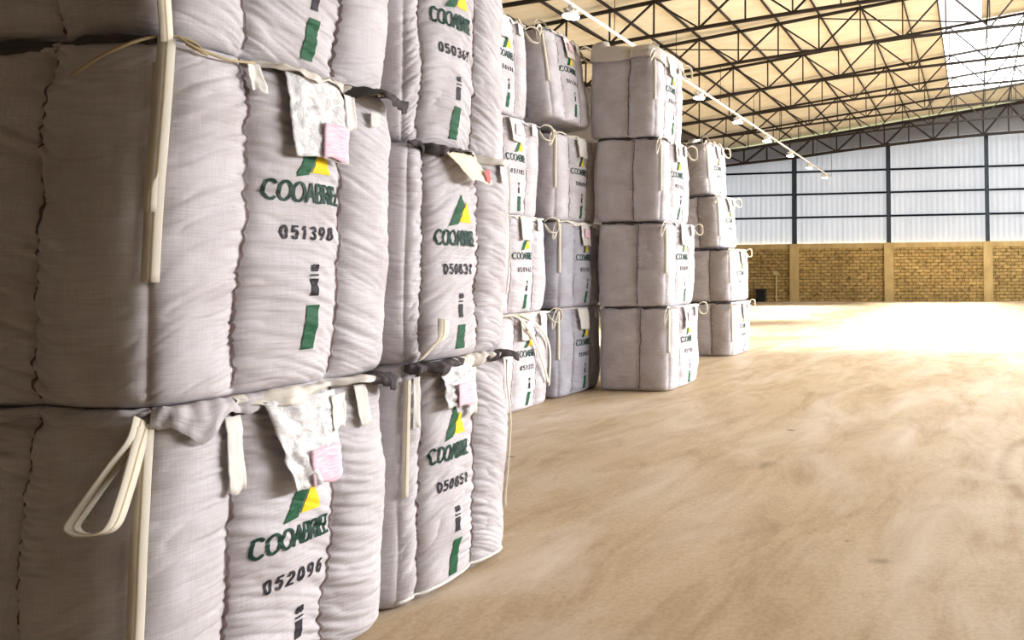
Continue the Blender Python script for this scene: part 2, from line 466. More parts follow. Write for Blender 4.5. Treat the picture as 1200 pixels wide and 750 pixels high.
ordn = ['farthest', 'second farthest', 'third farthest', 'fourth farthest', 'fifth farthest', 'sixth farthest', 'seventh farthest', 'eighth farthest', 'ninth farthest', 'tenth farthest', 'nearest']
trusses = [end_truss, truss0]
for k in range(2, len(TY)):
    t = truss0.copy(); C.objects.link(t); t.location.y = TY[k]
    for ch in list(truss0.children):
        c = ch.copy(); C.objects.link(c); c.parent = t
    trusses.append(t)
trusses[0].location.z = -0.14
for k, t in enumerate(trusses):
    tag(t, f'dark steel lattice truss spanning the hall under the cream roof, {ordn[k]} from the camera', 'truss', 'roof trusses')
# purlins along the hall, on top of the chords
pur = MB(); pur.box((-0.02, YB+0.1, 0.04), (0.0, YE-0.12, 0.13)); pur.box((-0.02, YB+0.1, 0.04), (0.022, YE-0.12, 0.052))
p0 = pur.build('roof_purlin', M['steel'])
for k, x in enumerate(nodes):
    o = p0 if k == 0 else p0.copy()
    if k: C.objects.link(o)
    o.location = (x, 0, top_z(x))
    if abs(x+0.93) < 0.6: o.location.x = -0.93
    tag(o, 'thin dark steel purlin running the length of the roof on top of the trusses', 'purlin', 'roof purlins')
# diagonal wind braces in the roof plane
for k in range(0, 3):
    m = MB(); x0, x1 = nodes[3+4*k], nodes[7+4*k]
    m.bar((x0, 18.7, top_z(x0)-0.07), (x1, 21.56, top_z(x1)-0.07), 0.03, 0.03, (0, 0, 1))
    tag(m.build('wind_brace', M['steel']), 'thin diagonal steel brace just under the roof sheets', 'brace', 'roof wind braces')

# ------------------------------------------------------------------ lamps on their conduit
LX, LZ = -7.10, 6.08
def LXf(y): return -7.24+0.019*(y-11.5)
def LZf(y): return 6.30-0.017*(y-11.5)
m = MB(); m.tube([(LXf(y), y, LZf(y)+0.13) for y in (2.0, 10, 20, 32.9)], 0.035, 8)
tag(m.build('lamp_conduit', M['conduit']), 'long white conduit under the trusses carrying the row of lamps', 'conduit')
m = MB()
lampmat = bpy.data.materials.new('lamp_glow'); lampmat.use_nodes = True
b = bsdf(lampmat); b.inputs['Emission Color'].default_value = (0.96, 1.0, 0.93, 1); b.inputs['Emission Strength'].default_value = 25
l0 = empty('ceiling_lamp', (LX, 0, LZ))
hs = MB()
hs.tube([(0, 0, 0.12), (0, 0, 0.03), (0, 0, 0.0), (0, 0, -0.10)], [0.04, 0.05, 0.09, 0.15], 20)
for a in range(8):
    hs.bar((0.04*math.cos(a*PI/4), 0.04*math.sin(a*PI/4), 0.03), (0.13*math.cos(a*PI/4), 0.13*math.sin(a*PI/4), 0.0), 0.01, 0.05, (0, 0, 1))
hs.build('housing', M['conduit'], l0, True)
ds = MB(); ds.tube([(0, 0, -0.095), (0, 0, -0.125), (0, 0, -0.14)], [0.148, 0.135, 0.07], 20); ds.build('diffuser', lampmat, l0, True)
LY = [2.87*q for q in (3, 4, 5, 6, 7, 8, 9, 10, 11)]
wn = ['out of the top of the frame', 'nearest one in view, above the second bag stack', 'behind the top of the fifth bag stack', 'just right of the fifth bag stack', 'next after it along the conduit', 'above the last bag stack', 'just before the first wall column', 'second from the far end', 'last of the row, nearest the far wall']
for k, y in enumerate(LY):
    t = l0 if k == 0 else l0.copy()
    if k:
        C.objects.link(t)
        for ch in list(l0.children):
            c = ch.copy(); C.objects.link(c); c.parent = t
    t.location = (LXf(y), y, LZf(y))
    tag(t, 'bright white lamp on the conduit, ' + wn[k], 'lamp', 'lamps along the conduit')
for k, y in enumerate(TY[:-1]):
    m = MB(); m.tube([(LXf(y), y, LZf(y)+0.13), (LXf(y), y, bot_z(LX))], 0.008, 6)
    tag(m.build('hanger_rod', M['steel']), 'thin rod holding the lamp conduit up to a roof truss', 'rod', 'hanger rods of the lamp conduit')

# things at the foot of the far wall
m = MB(); m.box((-10.62, YE-0.55, 0), (-10.2, YE-0.2, 0.55)); m.box((-10.66, YE-0.60, 0.55), (-10.16, YE-0.16, 0.62)); m.box((-10.5, YE-0.57, 0.2), (-10.32, YE-0.55, 0.42))
tag(m.build('black_crate', M['black_plastic']), 'small black crate on the floor against the far brick wall, beside the last stack', 'crate')
m = MB(); m.tube([(-9.72, YE-0.1, 0), (-9.72, YE-0.1, 1.35)], 0.035, 8); m.box((-9.86, YE-0.16, 1.3), (-9.62, YE-0.04, 1.46))
tag(m.build('standpipe', M['cord']), 'thin brown standpipe against the far brick wall left of the first pier', 'pipe')

# ------------------------------------------------------------------ bulk bags
def table(seed):
    return np.random.RandomState(seed).rand(128, 128)
TB = [table(i) for i in range(24)]
def vn(x, y, k):
    T = TB[k % 24]
    xi = np.floor(x).astype(int); yi = np.floor(y).astype(int); fx = x-xi; fy = y-yi
    fx = fx*fx*(3-2*fx); fy = fy*fy*(3-2*fy)
    a = T[yi % 128, xi % 128]; b_ = T[yi % 128, (xi+1) % 128]; c = T[(yi+1) % 128, xi % 128]; d = T[(yi+1) % 128, (xi+1) % 128]
    return (a*(1-fx)+b_*fx)*(1-fy)+(c*(1-fx)+d*fx)*fy      # 0..1

class Bag:
    def __init__(s, wx, wy, H, seed, nu=480, nv=170, expo=6.0, seams=None, wrinkle=1.25, barrel=0.022, open_top=False):
        s.wx, s.wy, s.H, s.seed, s.nu, s.nv = wx, wy, H, seed, nu, nv
        s.seams = seams or [0.20, 0.62, 1.32, 1.70, 2.33, 2.7, 3.33, 3.7]
        q = nu//4
        S_ = np.arange(nu)/q                                        # 0..4
        t = S_ % 1; side = S_.astype(int)
        a = np.where(side == 0, -1+2*t, np.where(side == 1, 1.0, np.where(side == 2, 1-2*t, -1.0)))
        b_ = np.where(side == 0, -1.0, np.where(side == 1, -1+2*t, np.where(side == 2, 1.0, 1-2*t)))
        k = 1/((np.abs(a)**expo+np.abs(b_)**expo)**(1/expo))
        bx, by = a*k*wx/2, b_*k*wy/2
        nx = np.sign(bx)*np.abs(a*k)**(expo-1)/wx; ny = np.sign(by)*np.abs(b_*k)**(expo-1)/wy
        nl = np.hypot(nx, ny); nx, ny = nx/nl, ny/nl
        s.nx, s.ny = nx, ny
        rc = 0.065
        # rows: finer close to the ends
        zz = np.linspace(0, 1, nv); zz = 0.5-0.5*np.cos(PI*zz)*0.35-0.5*(1-2*zz)*0.65
        z = zz*H
        Zg, Sg = np.meshgrid(z, S_, indexing='ij')
        NX = np.broadcast_to(nx, Zg.shape); NY = np.broadcast_to(ny, Zg.shape)
        W = np.where((Sg % 2) < 1, wx, wy)
        e = np.minimum(Zg, H-Zg)
        inset = rc*(1-np.sqrt(np.clip(1-(1-np.clip(e/rc, 0, 1))**2, 0, 1)))
        ends = np.clip(e/0.12, 0, 1)**0.5
        disp = barrel*np.sin(PI*Zg/H)**0.7-inset
        allseam = [(q_, 0.040) for q_ in s.seams]+[(0.0, 0.014), (1.0, 0.014), (2.0, 0.014), (3.0, 0.014)]
        P = 4.0
        ds = np.full(Zg.shape, 9.0); 
        pil = np.zeros(Zg.shape)
        for i, (q_, D) in enumerate(allseam):
            wob = (vn(Zg*4.5+i*3.1, Zg*0+seed*1.7+i, seed+i)-0.5)*0.030
            dd = np.abs(((Sg-q_+P/2) % P)-P/2)*W
            dd = np.abs(((Sg-q_+P/2) % P-P/2)*W-wob)
            pil -= D*np.exp(-dd/0.028)*(0.75+0.5*vn(Zg*11, Zg*0+i, seed+i+3))
            pil -= D*0.32*np.exp(-(dd/0.13)**2)
            if D > 0.02: ds = np.minimum(ds, dd)
        U = Sg*1.0
        sh = Zg+0.10*np.sin(Sg*5+seed)
        r1 = vn(U*5.0+seed, sh*24, seed+1)+0.5*vn(U*9+seed, sh*52+7, seed+2)
        fold = (1-np.abs(2*(r1/1.5)-1))**3                          # sharp creases where noise crosses one half
        r2 = vn(U*4.0+3, sh*40+11, seed+5)
        fold2 = (1-np.abs(2*r2-1))**4
        near = np.exp(-ds/0.12)
        wr = -(0.012*fold*near+0.0022*fold+0.007*fold2*near+0.0012*fold2)
        big = (vn(U*3.2+1, Zg*3.1, seed+7)-0.5)*0.030+(vn(U*7, Zg*9, seed+9)-0.5)*0.012
        disp = disp+(pil+wr*wrinkle+big)*np.clip(0.35+ends, 0, 1)
        X = bx[None, :]+NX*disp; Y = by[None, :]+NY*disp
        # slightly wavy ends
        Zd = Zg+(vn(U*6, Zg*0+2, seed+4)-0.5)*0.02*np.where(Zg > H/2, 1, 0)*(1-ends)
        s.G = np.stack([X, Y, Zd], -1)                              # nv x nu x 3
        s.z = z
        # caps
        def ring(row, k_, zf):
            R_ = row.copy(); c0 = np.array([0, 0, 0.0]); R_[:, 0] *= k_; R_[:, 1] *= k_; R_[:, 2] = zf
            return R_
        top = s.G[-1]; bot = s.G[0]
        tops = []; bots = []
        dome = 0.07 if open_top else 0.0
        for k_ in (0.94, 0.8, 0.6, 0.4, 0.2, 0.02):
            tops.append(ring(top, k_, H+dome*(1-k_**2)-0.002+(0.016*(vn(s.nx*3+5*k_, s.ny*3+k_*9, seed)-0.5) if open_top else 0)))
            bots.insert(0, ring(bot, k_, 0.0))
        s.rows = np.concatenate([np.array(bots), s.G, np.array(tops)], 0)
    def build(s, name, m, parent):
        nr, nu = s.rows.shape[:2]
        co = s.rows.reshape(-1, 3).astype(np.float32)
        i = np.arange(nr-1)[:, None]; j = np.arange(nu)[None, :]; j2 = (j+1) % nu
        F = np.stack([i*nu+j, i*nu+j2, (i+1)*nu+j2, (i+1)*nu+j], -1).reshape(-1, 4)
        me = bpy.data.meshes.new(name)
        me.vertices.add(len(co)); me.vertices.foreach_set('co', co.ravel())
        me.loops.add(F.size); me.loops.foreach_set('vertex_index', F.ravel().astype(np.int32))
        me.polygons.add(len(F)); me.polygons.foreach_set('loop_start', np.arange(0, F.size, 4, dtype=np.int32))
        me.polygons.foreach_set('loop_total', np.full(len(F), 4, dtype=np.int32))
        me.polygons.foreach_set('use_smooth', np.ones(len(F), dtype=bool))
        uv = me.uv_layers.new(name='UVMap')
        uu = np.stack([j+0*i, j+1+0*i, j+1+0*i, j+0*i], -1).reshape(-1)/(nu/4)*0.95+s.seed*3.7
        vv = np.stack([i+0*j, i+0*j, i+1+0*j, i+1+0*j], -1).reshape(-1)
        zr = np.concatenate([np.full(6, 0.0)-np.arange(6, 0, -1)*0.06, s.z, s.H+np.arange(1, 7)*0.06])
        uvs = np.stack([uu, zr[vv]], -1).astype(np.float32)
        uv.data.foreach_set('uv', uvs.ravel())
        me.materials.append(m); me.update(calc_edges=True); me.validate()
        return link(name, me, parent)
    def at(s, q, z, off=0.0):
        """point on the cloth at perimeter position q (0..4) and height z, pushed out by off"""
        q = q % 4; u = q*(s.nu/4); i = int(math.floor(u)); f = u-i; i %= s.nu; i2 = (i+1) % s.nu
        z = min(max(z, 0), s.H-1e-6)
        r = int(np.searchsorted(s.z, z, side='right')-1); r = min(max(r, 0), s.nv-2); g = (z-s.z[r])/(s.z[r+1]-s.z[r])
        p = (s.G[r, i]*(1-f)+s.G[r, i2]*f)*(1-g)+(s.G[r+1, i]*(1-f)+s.G[r+1, i2]*f)*g
        nx = s.nx[i]*(1-f)+s.nx[i2]*f; ny = s.ny[i]*(1-f)+s.ny[i2]*f
        return Vector((p[0]+nx*off, p[1]+ny*off, p[2]))
    def clear(s, q, z, off, span=0.05):
        """like at(), but resting on the highest cloth nearby (for stiff straps and sheets)"""
        base = s.at(q, z); nx, ny = s.normal(q)
        best = 0
        for dq in (-span, 0, span):
            for dz in (-0.02, 0, 0.02):
                p = s.at(q+dq, z+dz); best = max(best, (p.x-base.x)*nx+(p.y-base.y)*ny)
        best = min(best, 0.05)
        return Vector((base.x+nx*(best+off), base.y+ny*(best+off), base.z))
    def normal(s, q):
        i = int((q % 4)*(s.nu/4)) % s.nu
        return s.nx[i], s.ny[i]

# ---- printing, mapped onto the +X face (reading direction = +Y)
def seg_quads(p, q, w, step=0.008):
    p, q = Vector(p), Vector(q); d = q-p; Ln = d.length
    if Ln < 1e-6: return []
    d.normalize(); nrm = Vector((-d.y, d.x))*(w/2); p = p-d*w*0.3; q = q+d*w*0.3; Ln = (q-p).length
    n = max(1, int(math.ceil(Ln/step))); out = []
    for i in range(n):
        a = p+d*(Ln*i/n); b_ = p+d*(Ln*(i+1)/n)
        out.append([a-nrm, b_-nrm, b_+nrm, a+nrm])
    return out
def arc(cx, cy, rx, ry, a0, a1, n=14):
    return [(cx+rx*math.cos(math.radians(a0+(a1-a0)*i/n)), cy+ry*math.sin(math.radians(a0+(a1-a0)*i/n))) for i in range(n+1)]
GL = {
 'C': (0.95, [arc(.5, .5, .5, .5, 48, 312, 18)]),
 'O': (1.0, [arc(.5, .5, .5, .5, 0, 360, 24)]),
 'A': (.80, [[(0, 0), (.40, 1), (.80, 0)], [(.14, .32), (.66, .32)]]),
 'B': (.58, [[(0, 0), (0, 1), (.3, 1)]+arc(.3, .77, .22, .23, 90, -90, 8)+[(0, .54)], [(.3, .54)]+arc(.3, .27, .27, .27, 90, -90, 8)+[(0, 0)]]),
 'R': (.58, [[(0, 0), (0, 1), (.3, 1)]+arc(.3, .75, .24, .25, 90, -90, 8)+[(0, .5)], [(.26, .5), (.56, 0)]]),
 'I': (.08, [[(.04, 0), (.04, 1)]]),
 'E': (.46, [[(.46, 0), (0, 0), (0, 1), (.46, 1)], [(0, .52), (.4, .52)]]),
 'L': (.44, [[(0, 1), (0, 0), (.44, 0)]]),
 '0': (.55, [arc(.275, .5, .26, .5, 0, 360, 16)]),
 '1': (.40, [[(.02, .8), (.22, 1), (.22, 0)]]),
 '2': (.55, [arc(.275, .72, .25, .28, 170, -20, 9)+[(.02, 0), (.55, 0)]]),
 '3': (.55, [arc(.26, .75, .24, .25, 150, -90, 9), arc(.26, .26, .27, .26, 90, -150, 9)]),
 '5': (.55, [[(.5, 1), (.08, 1), (.05, .56)]+arc(.26, .33, .27, .33, 125, -150, 10)]),
 '6': (.55, [arc(.28, .3, .25, .3, 0, 360, 14), [(.04, .4), (.16, .8), (.42, 1)]]),
 '8': (.55, [arc(.275, .76, .21, .24, 0, 360, 12), arc(.275, .27, .26, .27, 0, 360, 12)]),
 '9': (.55, [arc(.27, .7, .25, .3, 0, 360, 14), [(.51, .6), (.40, .2), (.14, 0)]]),
}
def text_quads(txt, x0, z0, h, sx, gap, w, slant=0.0):
    out = []; x = x0
    for ch in txt:
        wd, strokes = GL[ch]
        for st in strokes:
            for a, b_ in zip(st[:-1], st[1:]):
                out += seg_quads((x+a[0]*h*sx+slant*a[1]*h, z0+a[1]*h), (x+b_[0]*h*sx+slant*b_[1]*h, z0+b_[1]*h), w)
        x += (wd*sx+gap)*h
    return out, x
def text_w(txt, h, sx, gap): return sum((GL[c][0]*sx+gap)*h for c in txt)-gap*h
def quad_grid(c, n, m_):
    c = [Vector(q) for q in c]; out = []
    def P(u, v): return (c[0]*(1-u)+c[1]*u)*(1-v)+(c[3]*(1-u)+c[2]*u)*v
    for i in range(n):
        for j in range(m_):
            out.append([P(i/n, j/m_), P((i+1)/n, j/m_), P((i+1)/n, (j+1)/m_), P(i/n, (j+1)/m_)])
    return out

def put(mb, bag, quads, mi, off, q0):
    for qd in quads:
        n = len(mb.v)
        for p in qd: mb.v.append(tuple(bag.at(q0+p.x/bag.wy, bag.H-p.y if False else p.y, off)))
        mb.f.append(tuple(range(n, n+4))); mb.mi.append(mi)

def printing(bag, parent, number, drop=0.0, q0=1.53, sc=1.0, off=0.0035, fine=True):
    H = bag.H
    def z(d): return H-(d+drop)*1.0
    lo = MB()
    # emblem: dark green leaning leaf, yellow triangle
    z0, z1 = z(0.385), z(0.225)
    g = quad_grid([(-0.055, z0), (-0.012, z0), (0.030, z1+0.0), (0.022, z1)], 5, 14)
    g = quad_grid([(-0.058, z0), (-0.008, z0+0.012), (0.030, z1-0.048), (0.006, z1)], 5, 14)
    y = quad_grid([(0.002, z0+0.022), (0.082, z0+0.022), (0.048, z1-0.038), (0.040, z1-0.038)], 6, 12)
    put(lo, bag, g, 0, off, q0); put(lo, bag, y, 1, off, q0)
    h = 0.068; kx = min(1.0, bag.wy/0.95); wd = text_w('COOABRIEL', h, 0.60*kx, 0.10*kx)
    t, _ = text_quads('COOABRIEL', -wd/2-0.01, z(0.475), h, 0.60*kx, 0.10*kx, 0.0105)
    put(lo, bag, t, 2, off, q0)
    lo.build('logo_print', [M['green'], M['yellow'], M['ink']], parent)
    nb = MB()
    h = 0.045; gp = 0.42*kx; wd = text_w(number, h, 0.8, gp)
    t, _ = text_quads(number, -wd/2+0.005, z(0.615), h, 0.8, gp, 0.0085); put(nb, bag, t, 0, off, q0)
    nb.build('serial_number', M['black'], parent)
    st = MB(); sg = MB()
    t, _ = text_quads('68', 0.015, z(0.735), 0.022, 0.9, 0.2, 0.006); put(st, bag, t, 1, off, q0)
    put(st, bag, quad_grid([(0.012, z(0.755)), (0.046, z(0.755)), (0.046, z(0.748)), (0.012, z(0.748))], 4, 1), 1, off, q0)
    put(st, bag, quad_grid([(0.016, z(0.83)), (0.045, z(0.83)), (0.045, z(0.765)), (0.016, z(0.765))], 4, 8), 1, off, q0)
    zb = max(z(1.03), 0.05)
    st.build('lot_mark', [M['green'], M['black']], parent); st = sg
    put(st, bag, quad_grid([(-0.012, zb), (0.040, zb), (0.056, z(0.865)), (0.006, z(0.865))], 6, 18), 0, off, q0)
    st.build('stripe_print', [M['green'], M['black']], parent)

# ---- straps and loops
def sweep(mb, pts, side, width, thick, uvcol=None):
    """flat webbing along pts; side = list of width directions (or one)"""
    pts = [Vector(p) for p in pts]; rows = []
    for i, p in enumerate(pts):
        d = (pts[min(i+1, len(pts)-1)]-pts[max(i-1, 0)]).normalized()
        sd_ = Vector(side[i] if isinstance(side, list) else side)
        sd_ = (sd_-d*sd_.dot(d)).normalized(); nn = d.cross(sd_).normalized()
        a = sd_*width/2; b_ = nn*thick/2
        rows.append([p-a-b_, p+a-b_, p+a+b_, p-a+b_])
    n0 = len(mb.v); mb.grid(rows, True)
    mb.f.append((n0+3, n0+2, n0+1, n0)); mb.mi.append(0)
    k = n0+4*(len(rows)-1); mb.f.append((k, k+1, k+2, k+3)); mb.mi.append(0)
def webuv(o):
    me = o.data; uv = me.uv_layers.new(name='UVMap')
    for lp in me.loops:
        vi = lp.vertex_index; c = vi % 4
        uv.data[lp.index].uv = (0.0 if c in (0, 3) else 1.0, (vi//4)*0.1)
def smooth_path(P, n=8):
    P = [Vector(p) for p in P]; out = []
    Q = [P[0]]+P+[P[-1]]
    for i in range(1, len(Q)-2):
        a, b_, c, d = Q[i-1:i+3]
        for k in range(n):
            t = k/n
            out.append(0.5*((2*b_)+(c-a)*t+(2*a-5*b_+4*c-d)*t*t+(3*b_-a-3*c+d)*t**3))
    out.append(P[-1]); return out
def strap_on(bag, parent, q, z0, z1, width=0.034, off=0.008, n=26, label=None, name='strap', qd=0.0):
    mb = MB(); pts = []; sides = []
    for i in range(n+1):
        z = z0+(z1-z0)*i/n; qq = q+qd*i/n
        pts.append(bag.clear(qq, z, off, 0.015)); nx, ny = bag.normal(qq); sides.append((-ny, nx, 0))
    pts = [pts[0]]+[(pts[i-1]+pts[i]*2+pts[i+1])/4 for i in range(1, n)]+[pts[-1]]
    sweep(mb, pts, sides, width, 0.005)
    o = mb.build(name, M['webbing'], parent, True); webuv(o)
    if label: o['label'] = label
    return o
def loop_free(parent, P, width=0.034, side=(0, 1, 0), name='lifting_loop', label=None, n=8, mt='webbing'):
    mb = MB(); pts = smooth_path(P, n); sweep(mb, pts, side, width, 0.006)
    o = mb.build(name, M[mt], parent, True); webuv(o)
    if label: o['label'] = label
    return o
def seams(bag, parent, qs):
    for k, q in enumerate(qs):
        mb = MB(); n = int(bag.nv*0.8); pl = []; 
        for side in (-1, 1):
            pass
        rows = []
        for i in range(n+1):
            z = 0.03+(bag.H-0.06)*i/n
            # find the deepest line of this crease at this height
            best, bq = 9, q
            for dq in np.linspace(-0.03, 0.03, 9):
                p = bag.at(q+dq, z); nx, ny = bag.normal(q); v = p.x*nx+p.y*ny
                if v < best: best, bq = v, q+dq
            rows.append(bq)
        for _ in range(9): rows = [rows[0]]+[(rows[i-1]+rows[i]+rows[i+1])/3 for i in range(1, n)]+[rows[-1]]
        W = bag.wx if int(q) % 2 == 0 else bag.wy
        hw = 0.0045/W
        G_ = []
        for i in range(n+1):
            z = 0.03+(bag.H-0.06)*i/n; hh = hw*(1.0+0.25*math.sin(i*0.9))
            G_.append([bag.at(rows[i]-hh, z, 0.005), bag.at(rows[i], z, 0.010), bag.at(rows[i]+hh, z, 0.005)])
        mb.grid(G_); mb.build('seam', M['seam'], parent, True)

def sheet_on(bag, parent, name, mt, q0, q1, z0, z1, off=0.012, crump=0.012, seed=1, n=26, taper=0.0, skew=0.0, lift=0.0, nm=None, solid=0.0015):
    """crumpled sheet hanging on the bag: q0..q1 across, z1 top, z0 bottom"""
    rows = []
    for i in range(n+1):
        t = i/n; z = z1+(z0-z1)*t; row = []
        for j in range(n+1):
            u = j/n; qc = (q0+q1)/2; qq = qc+(q0-qc)*(1-2*u)*(1-taper*t)+skew*t
            c = (vn(np.array(u*4.3+seed), np.array(t*5.1+seed*2), seed)-0.5)*2*crump+(vn(np.array(u*11+seed), np.array(t*12), seed+4)-0.5)*crump
            # stiff: rest on a smoothed surface
            p = bag.clear(qq, z, 0, 0.04)
            p2 = bag.clear(qq, z-0.05, 0, 0.04); p3 = bag.clear(qq, z+0.05, 0, 0.04)
            nx, ny = bag.normal(qq)
            o_ = off+abs(float(c))+lift*t
            pp = (p*2+p2+p3)/4; pp.z = z
            mx = max((v.x*nx+v.y*ny) for v in (p, p2, p3)) if lift == 0 else (p.x*nx+p.y*ny)
            cur = pp.x*nx+pp.y*ny
            row.append((pp.x+nx*(o_+max(0, (p.x*nx+p.y*ny)-cur)), pp.y+ny*(o_+max(0, (p.x*nx+p.y*ny)-cur)), z+0.006*math.sin(u*7+seed)*t))
        rows.append(row)
    mb = MB(); mb.grid(rows); o = mb.build(name, mt, parent, True, solid)
    me = o.data; uv = me.uv_layers.new(name='UVMap'); nc = n+1
    for lp in me.loops:
        vi = lp.vertex_index; uv.data[lp.index].uv = ((vi % nc)/n*0.25, (vi//nc)/n*0.4)
    if nm: o['label'] = nm
    return o

def top_flap(bag, parent, q0, q1, seed, out=0.05, droop=0.05, mt='fabric', n=70, label=None, rise=0.0):
    """crumpled cloth edge squeezed out between two layers"""
    rows = []; m_ = 9
    for i in range(n+1):
        q = q0+(q1-q0)*i/n; col = []
        a = vn(np.array(q*9.0+seed), np.array(seed*1.0), seed); b_ = vn(np.array(q*12.0+seed), np.array(seed+3.0), seed+2)
        o_ = out*(0.35+1.1*float(a)); dr = droop*(0.1+1.5*float(b_))*math.sin(PI*min(1, max(0.04, i/n)))**0.3
        nx, ny = bag.normal(q)
        e = bag.at(q, bag.H-0.065)
        for j in range(m_):
            t = j/(m_-1)
            p0 = bag.at(q, bag.H-0.001)
            r_ = (e.x-p0.x)*nx+(e.y-p0.y)*ny
            w_ = 0.004*math.sin(i*0.6+j*1.1+seed)+0.022*(float(vn(np.array(q*16.0), np.array(j*0.7), seed+6))-0.5)
            dist = (r_+o_)*min(1, t*1.35)+w_*t
            zz = bag.H-0.012+rise*t+0.012*math.sin(t*PI)+w_*0.6-dr*max(0, t-0.55)/0.45
            col.append((p0.x+nx*(dist-0.02), p0.y+ny*(dist-0.02), zz))
        rows.append(col)
    mb = MB(); mb.grid(rows); o = mb.build('top_flap', M[mt], parent, True, 0.003)
    me = o.data; uv = me.uv_layers.new(name='UVMap')
    for lp in me.loops:
        vi = lp.vertex_index; uv.data[lp.index].uv = ((vi//m_)/n*(q1-q0), (vi % m_)/m_*0.12)
    if label: o['label'] = label
    return o

def new_bag(x1, y0, wx, wy, z0, H, seed, label, group, near=False, rot=(0, 0, 0), mt='fabric', number='050831', drop=0.0, q0=1.53, **kw):
    """x1 = aisle face, y0 = side face towards the camera"""
    root = empty('bulk_bag', (x1-wx/2, y0+wy/2, z0), rot)
    tag(root, label, 'bulk bag', group)
    bag = Bag(wx, wy, H, seed, *( (560, 200) if near else (200, 80) ), **kw)
    bag.build('bag_body', M[mt], root)
    printing(bag, root, number, drop, q0)
    seams(bag, root, [s_ for s_ in bag.seams if s_ < 2])
    return root, bag

NEARG = 'bulk bags of the two near stacks'
FARG = 'bulk bags of the four farther stacks'

SB = [0.20, 0.62, 1.17, 1.63, 2.33, 2.7, 3.33, 3.7]
SA = [0.09, 0.53, 1.31, 1.68, 2.33, 2.7, 3.33, 3.7]
# ===== stack A (nearest)
def A1():
    r, b_ = new_bag(seams=SA, x1=-2.50, y0=1.74, wx=1.0, wy=0.98, z0=0.0, H=1.08, seed=11, label='lower bag of the nearest stack, numbered 052096, with a long hanging cream loop', group=NEARG, near=True, drop=0.10, number='052096', q0=1.515)
    strap_on(b_, r, 1.0, 1.04, 0.02, 0.040, 0.012)
    loop_free(r, [b_.clear(0.985, 1.06, .02), b_.clear(0.98, 1.00, .05), b_.at(0.93, 0.92, .045), b_.at(0.865, 0.80, .045), b_.at(0.85, 0.755, .05), b_.at(0.89, 0.735, .055), b_.at(0.945, 0.75, .055), b_.at(0.97, 0.85, .05), b_.clear(0.99, 0.97, .035), b_.clear(1.0, 1.03, .02)], 0.055, (0.4, -1, 0.3), label='long cream lifting loop')
    top_flap(b_, r, 0.05, 1.02, 3, 0.02, 0.03)
    top_flap(b_, r, 1.02, 1.40, 5, 0.05, 0.08, 'fabric')
    top_flap(b_, r, 1.30, 1.82, 7, 0.055, 0.03, 'cream')
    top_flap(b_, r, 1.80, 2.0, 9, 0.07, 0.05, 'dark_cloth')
    p = sheet_on(b_, r, 'document_pouch', M['pouch'], 1.37, 1.66, 0.72, 1.05, 0.02, 0.02, 3, taper=0.30, skew=0.03, lift=0.02)
    sheet_on(b_, p, 'pink_slip', M['pink'], 1.505, 1.635, 0.715, 0.85, 0.052, 0.006, 6, n=10, skew=0.01)
    sheet_on(b_, r, 'tape_strip', M['tape'], 1.245, 1.305, 0.76, 1.02, 0.012, 0.004, 8, n=10, skew=0.015)
    sheet_on(b_, r, 'tape_strip', M['tape'], 1.75, 1.81, 0.88, 1.05, 0.012, 0.005, 9, n=10, skew=0.03)
    sheet_on(b_, r, 'tape_strip', M['tape'], 1.625, 1.70, 0.90, 1.03, 0.03, 0.006, 10, n=10)
A1()
def A2():
    r, b_ = new_bag(seams=SA, x1=-2.50, y0=1.74, wx=1.0, wy=0.98, z0=1.08, H=1.19, seed=23, label='tall middle bag of the nearest stack, numbered 051398, big white pouch over its logo', group=NEARG, near=True, drop=0.02, number='051398', q0=1.515)
    strap_on(b_, r, 1.02, 1.185, 0.40, 0.042, 0.012, qd=-0.02)
    strap_on(b_, r, 0.995, 1.10, 0.62, 0.030, 0.009, n=16)
    loop_free(r, [b_.clear(1.02, 1.17, .012), b_.clear(1.02, 1.19, .05)+Vector((0, 0, .03)), b_.clear(1.03, 1.19, .09)+Vector((0, -.02, .13)), b_.clear(1.03, 1.19, .08)+Vector((0, -.02, .30))], 0.034, (0, 1, 0), label='cream loop reaching up past the bag above')
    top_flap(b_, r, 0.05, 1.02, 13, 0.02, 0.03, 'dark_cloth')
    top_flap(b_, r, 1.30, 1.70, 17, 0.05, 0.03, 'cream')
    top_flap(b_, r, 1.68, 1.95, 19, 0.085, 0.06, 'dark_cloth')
    top_flap(b_, r, 1.60, 1.82, 15, 0.07, 0.02, 'cream')
    p = sheet_on(b_, r, 'document_pouch', M['pouch'], 1.40, 1.63, 0.86, 1.17, 0.02, 0.012, 5, taper=0.02, skew=0.02, lift=0.01)
    sheet_on(b_, p, 'pink_slip', M['pink'], 1.525, 1.64, 0.865, 1.0, 0.043, 0.004, 6, n=10)
    sheet_on(b_, r, 'tape_strip', M['tape'], 1.275, 1.325, 1.07, 1.17, 0.014, 0.004, 12, n=10, skew=0.02)
    sheet_on(b_, r, 'tape_strip', M['tape'], 1.64, 1.70, 1.0, 1.14, 0.03, 0.006, 14, n=10)
    sheet_on(b_, r, 'tape_strip', M['tape'], 1.78, 1.83, 1.04, 1.10, 0.014, 0.004, 15, n=10)
    mb = MB()
    for k, P in enumerate(([(1.06, 1.19), (1.10, 1.165), (1.20, 1.15), (1.30, 1.165)], [(0.98, 1.18), (0.90, 1.15), (0.80, 1.10), (0.72, 1.05)], [(1.03, 1.19), (1.1, 1.185), (1.14, 1.15), (1.08, 1.17)])):
        mb.tube(smooth_path([b_.clear(a, z, 0.02) for a, z in P], 6), 0.005, 6)
    mb.build('tie_cord', M['cord'], r, True)
A2()
